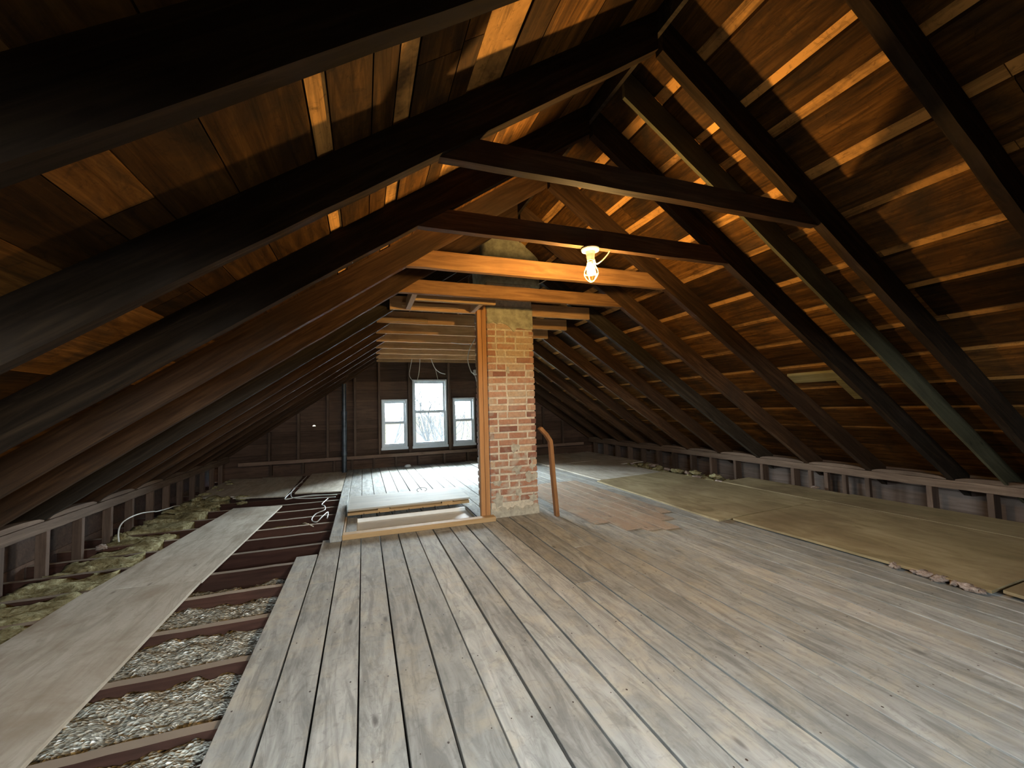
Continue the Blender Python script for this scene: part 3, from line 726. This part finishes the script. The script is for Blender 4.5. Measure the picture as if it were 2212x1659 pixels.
lumpy('insulation_batt', 4.20, 4.71, 4.07, 6.18, -0.02, 0.055, M_INSUL, 'crumpled yellow insulation in the gap along the right knee wall', 'insulation', None, res=0.025, freq=9)
# small torn tufts
def tuft(x, y, z, s, mat, label, group, sx_=1.6):
    bm = bmesh.new(); bmesh.ops.create_icosphere(bm, subdivisions=3, radius=s)
    sd = Vector((RND.random()*50, RND.random()*50, 3))
    for v in bm.verts:
        n_ = noise.fractal(v.co*(2.2/s)*0.8+sd, 0.8, 2.0, 4)
        v.co = Vector((v.co.x*sx_, v.co.y, v.co.z*0.6))*(1+0.55*n_)
    me = bpy.data.meshes.new('insulation_tuft'); bm.to_mesh(me); bm.free(); me.materials.append(mat)
    for p in me.polygons: p.use_smooth = True
    me.color_attributes.new('tint', 'FLOAT_COLOR', 'POINT')
    o = bpy.data.objects.new('insulation_tuft', me); COL.objects.link(o); o.location = (x, y, z)
    o.rotation_euler = (0, 0, RND.uniform(0, 3)); tag(o, label, 'insulation', group); return o
rt_ = random.Random(4)
for k in range(16):
    y = 4.15+k*0.125; x = 4.24+rt_.uniform(0.0, 0.3)
    tuft(x, y, 0.02+rt_.uniform(0, 0.02), rt_.uniform(0.03, 0.055), M_INSUL if k % 3 else M_INSULP,
         'torn tuft of insulation lying in the gap by the right knee wall', 'tufts in the right gap')
for k, (x, y, s) in enumerate([(3.08, 1.64, .026), (3.085, 1.55, .018), (3.09, 1.49, .030), (3.075, 1.43, .028), (3.085, 1.37, .020), (3.075, 1.31, .030), (3.07, 1.26, .016)]):
    tuft(x-0.02, y, 0.017, s, M_INSULP, 'pinkish insulation poking out from under the right plywood edge', 'pink tufts under the plywood edge')
tuft(4.66, 3.18, 0.085, 0.022, M_INSULP, 'small pale tuft on the plywood at the right knee wall', None)
tuft(-2.05, 4.45, -0.01, 0.035, M_INSULP, 'pale torn tuft at the foot of the left knee wall', None, 1.1)
for k in range(12):
    tuft(-2.03+rt_.uniform(-.04, .12), 4.75+k*0.28, -0.01, rt_.uniform(.03, .055), M_INSUL, 'yellow insulation tuft along the left knee wall', 'tufts along the left knee wall')
for k in range(7):
    tuft(-1.75+rt_.uniform(-.2, .5), 5.75+rt_.uniform(-.1, .5), 0.0, rt_.uniform(.03, .05), M_INSUL, 'yellow insulation tuft in front of the far left plywood', 'tufts before the far left plywood')

# ------------------------------------------------------------------ chimney
CX0, CX1, CY0, CY1 = 1.143, 1.634, 3.83, 4.29
ch = empty('brick_chimney', ((CX0+CX1)/2, CY0, 0), 'brick chimney with pale mortar and a grey cement cap under the tie', 'chimney')
mb = MB(); ins = 0.006
mb.box(CX0+ins, CX1-ins, CY0+ins, CY1-ins, -0.19, 2.30)
core = mb.build('mortar_core', M_MORTAR, ch)
bevel(core, 0.006)
mb = MB(); br = random.Random(9); CH = 0.0677; z = 0.008; row = 0
def brick(x0, x1, z0, z1, y0, y1, face, t):
    j = lambda s=0.0025: br.uniform(-s, s)
    c = 0.006; d = br.uniform(-0.003, 0.004)
    if face == 'front':
        P = [(x0+j(), y0+d+c*0.6, z0+j()), (x1+j(), y0+d+c*0.6, z0+j()), (x1+j(), y0+d+c*0.6, z1+j()), (x0+j(), y0+d+c*0.6, z1+j())]
        Q = [(P[0][0]+c, y0+d, P[0][2]+c), (P[1][0]-c, y0+d, P[1][2]+c), (P[2][0]-c, y0+d, P[2][2]-c), (P[3][0]+c, y0+d, P[3][2]-c)]
        R_ = [(p[0], y0+0.05, p[2]) for p in P]
    else:
        P = [(y0+d-c*0.6, x0+j(), z0+j()), (y0+d-c*0.6, x1+j(), z0+j()), (y0+d-c*0.6, x1+j(), z1+j()), (y0+d-c*0.6, x0+j(), z1+j())]
        Q = [(y0+d, P[0][1]+c, P[0][2]+c), (y0+d, P[1][1]-c, P[1][2]+c), (y0+d, P[2][1]-c, P[2][2]-c), (y0+d, P[3][1]+c, P[3][2]-c)]
        R_ = [(y0-0.05, p[1], p[2]) for p in P]
    fs = [(8, 9, 10, 11)]
    for a in range(4):
        b_ = (a+1) % 4; fs += [(a, b_, 8+b_, 8+a), (4+a, 4+b_, b_, a)]
    fs.append((7, 6, 5, 4))
    mb.add(P+R_+Q, fs, t)
while z < 1.98:
    h = CH-0.018+br.uniform(-.003, .003)
    for face, a, b in (('front', CX0, CX1), ('side', CY0, CY1), ('lside', CY0, CY1)):
        x = a; first = True
        mode = br.choice([0, 1, 2]) if face == 'front' else row % 2
        lens = {0: [0.2, 0.2, 0.09], 1: [0.095, 0.2, 0.2], 2: [0.09, 0.09, 0.2, 0.1]}[mode]
        if br.random() < 0.3: br.shuffle(lens)
        s = (b-a)/(sum(lens)+0.017*(len(lens)-1))
        for L in lens:
            L2 = L*s
            low = 1.0 if z < 0.75 else 0.35
            dustv = br.random()*(0.6 if z > 0.7 else 0.6)+(0.4 if z < 0.55 else 0)
            t = (min(1, max(0, br.gauss(0.55, 0.25) + (0.2 if z > 1.0 else -0.05))), br.random(), dustv)
            if not (z < 0.14 and br.random() < 0.6):
                if face == 'front': brick(x, x+L2, z, z+h, CY0, 0, 'front', t)
                elif face == 'side': brick(x, x+L2, z, z+h, CX1, 0, 'side', t)
                else:
                    n0 = len(mb.v); brick(x, x+L2, z, z+h, CX1, 0, 'side', t)
                    for q in range(n0, len(mb.v)):
                        v_ = mb.v[q]; mb.v[q] = (CX0+CX1-v_[0], v_[1], v_[2])
            x += L2+0.017*s
    z += CH; row += 1
bo = mb.build('brickwork', M_BRICK, ch)
# cement smears over parts of the brickwork
def slab(poly, y, th, name, mat, parent):
    """irregular flat cement patch with thickness on the chimney front, poly in (x,z)"""
    n = len(poly); c = (sum(p[0] for p in poly)/n, sum(p[1] for p in poly)/n)
    mb = MB(); vs = []
    vs += [(p[0], y+0.012, p[1]) for p in poly]
    vs += [(c[0]+(p[0]-c[0])*0.965, y-th, c[1]+(p[1]-c[1])*0.965) for p in poly]
    vs.append((c[0], y-th, c[1])); fs = [(i, (i+1) % n, n+(i+1) % n, n+i) for i in range(n)]+([(n+i, n+(i+1) % n, 2*n) for i in range(n)] if n == 14 else [tuple(range(n, 2*n))])
    if n != 14: vs.pop()
    mb.add(vs, fs, (0.5, 0.5, 0)); return mb.build(name, mat, parent)
top = [(1.141, 2.06), (1.141, 1.88), (1.17, 1.885), (1.21, 1.90), (1.25, 1.885), (1.29, 1.90), (1.33, 1.885), (1.36, 1.87), (1.39, 1.845), (1.415, 1.815), (1.432, 1.805),
       (1.44, 1.83), (1.46, 1.845), (1.50, 1.845), (1.54, 1.84), (1.59, 1.835), (1.637, 1.84), (1.637, 2.06)]
slab(top, CY0, 0.006, 'cement_patch', M_PARGE, ch)
def blob(cx, cz, rx, rz_, seed):
    r_ = random.Random(seed)
    return [(cx+rx*w_*math.cos(2*math.pi*k/14), cz+rz_*w_*math.sin(2*math.pi*k/14)) for k in range(14) for w_ in [0.5+0.8*r_.random()]]
M_SMEAR = plain('mortar_smear', (0.40, 0.36, 0.275), 0.9, bump=0.6, scale=22, var=0.3)
for q, (cx, cz, a, b) in enumerate([(1.40, 0.66, 0.05, 0.045), (1.42, 0.44, 0.05, 0.05), (1.56, 0.36, 0.065, 0.06), (1.215, 0.17, 0.06, 0.07), (1.44, 0.22, 0.035, 0.06), (1.59, 0.49, 0.035, 0.06), (1.21, 0.33, 0.045, 0.03), (1.35, 1.42, 0.02, 0.05), (1.58, 0.16, 0.05, 0.045)]):
    pts = [(min(max(p[0], CX0-0.001), CX1+0.001), max(p[1], 0.004)) for p in blob(cx, cz, a, b, q)]
    slab(pts, CY0, 0.002, 'mortar_smear', M_SMEAR, ch)
mb = MB(); nn_ = 40; secs = []
for q in range(nn_+1):
    x = CX0-0.004+(CX1-CX0+0.008)*q/nn_; hh = 0.085+0.035*noise.noise(Vector((x*14, 2.0, 0)))+0.02*noise.noise(Vector((x*40, 1.0, 0)))
    dd = 0.009+0.004*noise.noise(Vector((x*20, 5.0, 0)))
    secs.append([(x, CY0+0.03, 0.001), (x, CY0-dd, 0.001), (x, CY0-dd, hh*0.8), (x, CY0-dd*0.4, hh), (x, CY0+0.03, hh)])
mb.sweep(secs); mb.build('mortar_skirt', M_SMEAR, ch)
# wider parged upper stack above the ties
mb = MB(); secs = []
ucx, ucy = 1.44, 4.10
for q in range(12):
    z = 2.30+q*0.055
    if z > 2.80: break
    ring = []
    for k in range(28):
        th = 2*math.pi*k/28; cx, sy = math.cos(th), math.sin(th)
        px = ucx+0.315*math.copysign(abs(cx)**0.35, cx); py = ucy+0.29*math.copysign(abs(sy)**0.35, sy)
        nn = 0.014*noise.noise(Vector((px*6, py*6, z*6)))
        ring.append((px+nn, py+nn, z))
    secs.append(ring)
mb.sweep(secs); o = mb.build('parged_stack', M_PARGE, ch, smooth=True)
o['label'] = 'rounded cement-coated upper stack seen between the collar ties'

# ------------------------------------------------------------------ post, hatch
post = empty('pine_post', (1.09, 3.86, 0.0), 'upright doubled pine post beside the left of the brick chimney', 'post')
box_obj('post_timber', 1.043, 1.086, 3.815, 3.865, 0.002, 2.09, M_POST, None, 0.003)
po = bpy.context.scene.objects['post_timber']
def reparent(o, p):
    mw = o.matrix_world.copy() if o.parent else Matrix.LocRotScale(o.location, o.rotation_euler, None)
    o.parent = p; o.matrix_parent_inverse = Matrix.Identity(4); o.matrix_basis = Matrix.Translation(-p.location) @ mw
reparent(po, post)
o2 = box_obj('post_timber', 1.090, 1.134, 3.818, 3.868, 0.002, 2.09, M_POST, None, 0.003); reparent(o2, post)

hatch = empty('stair_hatch_frame', (0.45, 3.74, 0.0), 'raised pine frame around the attic hatch opening, left of the post', 'hatch frame')
fr1 = box_obj('front_rail', -0.170, 1.155, 3.715, 3.80, 0.001, 0.045, M_PINE, None, 0.004); reparent(fr1, hatch)
fr1['label'] = 'orange pine front rail'
sb_ = box_obj('side_board', -0.262, -0.172, 3.70, 5.52, 0.001, 0.047, M_FLOOR, None, 0.003); reparent(sb_, hatch); sb_['label'] = 'weathered grey board'
s2 = box_obj('inner_strip', -0.168, -0.152, 3.803, 4.35, 0.001, 0.044, M_PINEY, None, 0.002); reparent(s2, hatch)
s3 = box_obj('inner_ledge', -0.148, -0.062, 3.803, 4.35, 0.001, 0.030, M_FLOOR, None, 0.002); reparent(s3, hatch)
# lined shaft
mb = MB(); hx0, hx1, hy0, hy1 = -0.06, 1.03, 3.855, 4.41
mb.box(hx0, hx1, hy1, hy1+0.012, -0.60, 0.0); mb.box(hx0, hx1, hy0-0.012, hy0, -0.60, -0.03)
mb.box(hx0-0.012, hx0, hy0-0.012, hy1+0.012, -0.60, 0.0); mb.box(hx1, hx1+0.012, hy0-0.012, hy1+0.012, -0.60, 0.0)
mb.box(hx0, hx1, hy0, hy1, -0.62, -0.60)
sh = mb.build('shaft_lining', M_SHAFT, hatch); sh['label'] = 'smooth white lining'
panel = box_obj('ceiling_panel', hx0+0.002, hx1-0.002, hy0+0.002, hy1-0.002, -0.045, -0.035, M_SHAFT, None, 0.0); reparent(panel, hatch)

lid = empty('hatch_lid', (0.45, 4.36, 0.047), 'pale board hatch lid with a wire ring, resting over the back of the hatch', 'hatch lid')
L1 = MB(); 
for k in range(5):
    y0 = 4.36+k*0.131
    L1.box(-0.145, 1.065, y0, y0+0.1305, 0.092, 0.108)
lo = L1.build('lid_panel', wood('lid_boards', (0.34, 0.31, 0.26), (0.44, 0.41, 0.35), (0.54, 0.50, 0.43), axis=0, stretch=0.05, grain=30, blotch_amt=0.15, tint_amt=0.15), lid)
mb = MB(); mb.box(-0.15, 0.13, 4.365, 4.42, 0.048, 0.072); mb.box(0.13, 0.24, 4.362, 4.45, 0.048, 0.088); mb.box(0.24, 0.77, 4.37, 4.43, 0.048, 0.071)
mb.box(0.77, 0.88, 4.362, 4.45, 0.05, 0.089); mb.box(0.88, 1.06, 4.368, 4.43, 0.048, 0.078)
mb.box(0.25, 0.76, 4.385, 4.43, 0.073, 0.091); mb.box(0.9, 1.06, 4.39, 4.43, 0.08, 0.091); mb.box(-0.14, 1.06, 4.47, 4.53, 0.048, 0.091); mb.box(-0.14, 1.06, 4.93, 4.98, 0.048, 0.091)
mb.build('lid_frame', M_PINE, lid)
for xq in (0.0, 0.145, 0.29, 0.43, 0.57, 0.695, 0.83):
    mb = MB(); mb.tube([(xq, 4.362, 0.056), (xq+0.002, 4.345, 0.045), (xq-0.003, 4.34, 0.022)], [0.0035, 0.003, 0.0015], 6)
    mb.build('nail', M_NAIL, lid)
mb = MB(); mb.tube([(0.635+0.056*math.cos(t_), 4.93-0.01*math.sin(t_), 0.128+0.026*math.sin(t_)) for t_ in [2*math.pi*q/28 for q in range(29)]], 0.0028, 6)
mb.build('wire_ring', M_NAIL, lid)

# handrail right of the chimney
mb = MB()
pts = [(1.615, 3.70, 0.85), (1.66, 3.655, 0.785), (1.70, 3.65, 0.72), (1.706, 3.648, 0.66), (1.716, 3.645, 0.40), (1.742, 3.64, 0.0)]
secs = []
for i, p in enumerate(pts):
    p = Vector(p); d = (Vector(pts[min(i+1, 5)])-Vector(pts[max(i-1, 0)])).normalized(); a = Vector((0, 1, 0)); b = d.cross(a).normalized()
    w = 0.019; secs.append([p+b*w+a*0.03, p-b*w+a*0.03, p-b*w-a*0.03, p+b*w-a*0.03])
mb.sweep(secs); o = mb.build('handrail', M_RAIL, smooth=False); bevel(o, 0.008, 2)
# brace back to the chimney
tag(o, 'bent brown wooden handrail at the right side of the chimney', 'handrail')

# ------------------------------------------------------------------ vent pipe
vp = empty('vent_pipe', (-0.32, 7.92, 0), 'tall dark metal vent pipe standing before the gable wall', 'pipe')
mb = MB(); mb.lathe([(0.041, -0.1), (0.041, 0.34), (0.044, 0.34), (0.044, 1.05), (0.036, 1.06), (0.036, 1.56)], (-0.32, 7.92, 0), 24)
mb.build('pipe_shaft', M_PIPE, vp, smooth=False)
for zc in (0.33, 1.04):
    mb = MB(); mb.lathe([(0.045, zc-0.03), (0.051, zc-0.028), (0.051, zc+0.028), (0.044, zc+0.03)], (-0.32, 7.92, 0), 24); mb.build('pipe_coupling', M_PIPE, vp)

# ------------------------------------------------------------------ lamp
lx, ly = 1.272, 2.079
lz = 1.980
lamp = empty('caged_ceiling_lamp', (lx, ly, lz), 'glowing bare bulb in a yellow wire cage under the second collar tie', 'lamp')
mb = MB(); mb.lathe([(0.030, -0.001), (0.052, -0.001), (0.054, -0.008), (0.050, -0.017), (0.030, -0.020), (0.026, -0.036), (0.021, -0.076), (0.012, -0.076)], (lx, ly, lz), 32)
mb.build('lamp_base', M_PORC, lamp, smooth=False)
mb = MB(); mb.lathe([(0.015, -0.0455), (0.016, -0.050), (0.015, -0.062), (0.010, -0.063)], (lx, ly, lz-0.032), 20); mb.build('bulb_socket', M_BRASS, lamp)
mb = MB(); mb.lathe([(0.006, -0.0635), (0.012, -0.066), (0.015, -0.074), (0.021, -0.087), (0.025, -0.102), (0.024, -0.115), (0.018, -0.126), (0.008, -0.131), (0.002, -0.1315)], (lx, ly, lz-0.032), 24)
mb.build('bulb', M_BULB, lamp, smooth=True)
mb = MB()
cz = [(-0.050, 0.018), (-0.075, 0.026), (-0.105, 0.040), (-0.128, 0.042), (-0.150, 0.030), (-0.168, 0.014)]
for k in range(6):
    th = 2*math.pi*k/6+0.3
    mb.tube([(lx+r_*math.cos(th), ly+r_*math.sin(th), lz-0.032+z_) for z_, r_ in cz], 0.0022, 5)
for z_, r_ in ((-0.118, 0.0425), (-0.168, 0.014), (-0.055, 0.0195)):
    mb.tube([(lx+r_*math.cos(2*math.pi*q/24), ly+r_*math.sin(2*math.pi*q/24), lz-0.032+z_) for q in range(25)], 0.0022, 5)
mb.build('wire_cage', M_CAGE, lamp)
def curve_pts(P, n=8):
    P = [Vector(p) for p in P]; out = []
    for i in range(len(P)-1):
        p0 = P[max(i-1, 0)]; p1 = P[i]; p2 = P[i+1]; p3 = P[min(i+2, len(P)-1)]
        for k in range(n):
            t = k/n
            out.append(0.5*((2*p1)+(p2-p0)*t+(2*p0-5*p1+4*p2-p3)*t*t+(3*p1-p0-3*p2+p3)*t**3))
    out.append(P[-1]); return out
def cable(name, P, r, mat, label, group=None, cat='cable'):
    mb = MB(); mb.tube(curve_pts(P), r, 7); o = mb.build(name, mat, smooth=True); tag(o, label, cat, group); return o
cable('lamp_cord', [(lx+0.135, ly, lz-0.002), (lx+0.115, ly+0.003, lz-0.03), (lx+0.078, ly+0.004, lz-0.066), (lx+0.038, ly+0.003, lz-0.088), (lx+0.024, ly+0.001, lz-0.058)], 0.0042, M_CABLE_Y, 'cream cord curving from the tie down to the caged bulb', None, 'cord')

# ------------------------------------------------------------------ cables
cable('white_cable', [(-1.99, 4.58, -0.04), (-2.0, 4.58, 0.05), (-1.995, 4.6, 0.125), (-1.97, 4.66, 0.165), (-1.955, 4.85, 0.165), (-1.95, 5.08, 0.13), (-1.95, 5.15, 0.115), (-1.95, 5.4, 0.09), (-1.97, 5.62, 0.07), (-2.0, 5.85, 0.03)],
      0.0055, M_CABLE, 'thick white cable arching over the insulation at the left knee wall')
cable('white_cable', [(-0.42, 5.66, -0.01), (-0.46, 5.35, -0.01), (-0.42, 5.18, 0.0), (-0.40, 4.98, 0.0), (-0.48, 4.86, -0.01), (-0.50, 4.70, -0.03), (-0.44, 4.55, -0.02), (-0.40, 4.66, 0.0), (-0.36, 4.85, 0.0), (-0.35, 4.62, -0.01)], 0.0055, M_CABLE, 'tangle of white cable hanging beside the hatch board', 'white cables at the floor edge')
cable('white_cable', [(-0.32, 5.75, 0.012), (-0.42, 5.80, 0.01), (-0.62, 5.93, 0.0), (-0.80, 5.88, 0.0), (-0.92, 5.83, 0.0), (-0.91, 6.3, 0.01), (-0.90, 7.0, 0.01), (-0.89, 7.7, 0.01)], 0.006, M_CABLE, 'white cable running in the gap between the far plywood sheets', 'white cables at the floor edge')
cable('white_cable', [(-0.33, 5.62, 0.010), (-0.50, 5.70, 0.0), (-0.70, 5.78, -0.005), (-0.86, 5.92, 0.004), (-0.92, 6.5, 0.012), (-0.88, 7.1, 0.012)], 0.005, M_CABLE, 'second white cable looping before the pale far plywood', 'white cables at the floor edge')
cable('white_cable', [(-0.45, 4.38, -0.02), (-0.52, 4.42, 0.01), (-0.55, 4.46, 0.0)], 0.004, M_CABLE_Y, 'stub of cable sticking up from an open joist bay')
GW = 'loose wires above the middle window'
cable('hanging_wire', [(0.84, 7.58, 1.99), (0.80, 7.58, 1.80), (0.79, 7.58, 1.68), (0.84, 7.58, 1.59)], 0.005, M_CABLE, 'loose wire looping left above the middle window', GW, 'wire')
cable('hanging_wire', [(0.98, 7.58, 1.99), (0.965, 7.58, 1.78), (0.93, 7.58, 1.60), (0.92, 7.58, 1.56)], 0.006, M_CABLE, 'pair of wires hanging straight above the middle window', GW, 'wire')
cable('hanging_wire', [(1.18, 7.58, 1.99), (1.25, 7.58, 1.82), (1.34, 7.58, 1.74), (1.44, 7.58, 1.71)], 0.006, M_CABLE, 'wire sticking out to the right above the middle window', GW, 'wire')
cable('hanging_wire', [(1.26, 7.58, 1.80), (1.28, 7.58, 1.70), (1.31, 7.58, 1.56)], 0.004, M_CABLE, 'thin wire end over the top right of the middle window', GW, 'wire')
cable('hanging_wire', [(1.42, 5.30, 1.99), (1.34, 5.30, 1.85), (1.31, 5.30, 1.70), (1.35, 5.30, 1.55), (1.40, 5.30, 1.50), (1.43, 5.30, 1.38)], 0.006, M_CABLE, 'pale cable hanging just left of the post', None, 'wire')
mb = MB(); mb.box(1.385, 1.43, 5.29, 5.325, 1.50, 1.57); o = mb.build('junction_box', M_CABLE); bevel(o, 0.005); tag(o, 'small pale electrical box on the cable left of the post', 'junction box')
cable('hanging_wire', [(1.38, 5.06, 2.03), (1.41, 5.05, 2.06), (1.44, 5.05, 2.0), (1.40, 5.05, 1.97), (1.43, 5.05, 1.93)], 0.006, M_CABLE, 'small curl of white wire at the post side under the joists', None, 'wire')
cable('hanging_wire', [(1.15, 5.60, 1.975), (1.26, 5.61, 1.965), (1.42, 5.62, 1.955)], 0.004, M_CABLE, 'thin wire running level under the joists left of the post', None, 'wire')
cable('hanging_wire', [(1.47, 3.30, 2.14), (1.53, 3.24, 2.17), (1.60, 3.10, 2.22)], 0.004, M_CABLE, 'grey wire rising from the tie in front of the chimney', None, 'wire')

# loose things on right slope
def on_right(xa, xb, ya, yb, off, th, mat, name, label, cat):
    mb = MB(); P = [(xa, ya, uR(xa)+DV-off), (xb, ya, uR(xb)+DV-off), (xb, yb, uR(xb)+DV-off), (xa, yb, uR(xa)+DV-off)]
    Q = [(p[0], p[1], p[2]-th) for p in P]
    mb.add(P+Q, [(3, 2, 1, 0), (4, 5, 6, 7), (0, 1, 5, 4), (1, 2, 6, 5), (2, 3, 7, 6), (3, 0, 4, 7)])
    o = mb.build(name, mat); tag(o, label, cat); return o
M_PATCH = wood('greenish_patch_board', (0.11, 0.095, 0.045), (0.19, 0.165, 0.08), (0.27, 0.235, 0.12), axis=1, grain=20, blotch_amt=0.2)
on_right(3.606, 3.70, 2.13, 2.64, 0.002, 0.02, M_PATCH, 'patch_board', 'greenish patch board nailed low on the right roof boards', 'board')
on_right(3.712, 3.93, 2.205, 2.30, 0.002, 0.02, M_PATCH, 'patch_board', 'short worn board just under the greenish patch on the right roof slope', 'board')
on_right(3.47, 3.57, 1.765, 1.86, 0.002, 0.02, M_PATCH, 'patch_board', 'upper of two small pale blocks between the near right rafters', 'board')
on_right(3.58, 3.70, 1.765, 1.82, 0.002, 0.02, M_PATCH, 'patch_board', 'lower of two small pale blocks between the near right rafters', 'board')
mb = MB(); mb.lathe([(0.0, 0.0), (0.06, 0.002), (0.055, 0.03), (0.03, 0.04), (0.0, 0.042)], (0.78, 8.0, 0.0005), 14)
tag(mb.build('plaster_lump', M_SHAFT), 'small pale lump on the far floor below the tall middle window', 'lump')

# ------------------------------------------------------------------ outside
mb = MB(); mb.box(-40, 45, YG+0.9, 60, -5.4, -5.2); struct(mb.build('ground', M_GROUND), 'pale ground outside the gable windows', 'ground')
def tree(x, y, h, seed, label):
    r = random.Random(seed); mb = MB()
    def br_(p, d, L, rad, dep):
        pts = [p]; q = p.copy(); dd = d.copy()
        for k in range(4):
            dd = (dd+Vector((r.uniform(-.18, .18), r.uniform(-.18, .18), r.uniform(-.05, .14)))).normalized(); q = q+dd*L/4; pts.append(q.copy())
        mb.tube(pts, [rad*(1-0.13*k) for k in range(5)], 5)
        if dep <= 0: return
        for k in range(r.choice([3, 4, 4])):
            t = r.choice([2, 3, 4]); nd = (dd+Vector((r.uniform(-.9, .9), r.uniform(-.9, .9), r.uniform(0, .6)))).normalized()
            br_(pts[t], nd, L*r.uniform(.55, .75), rad*0.5, dep-1)
    br_(Vector((x, y, -5.2)), Vector((0, 0, 1)), h*0.45, 0.12, 4)
    o = mb.build('bare_tree', M_BARK, fix=False); tag(o, label, 'tree', 'bare trees outside the gable windows')
tree(1.5, 20, 8, 1, 'bare tree outside, behind the left small window'); tree(2.35, 15.2, 7.5, 2, 'bare tree outside, behind the tall middle window'); tree(5.5, 23.5, 8.5, 3, 'bare tree outside, behind the right small window')
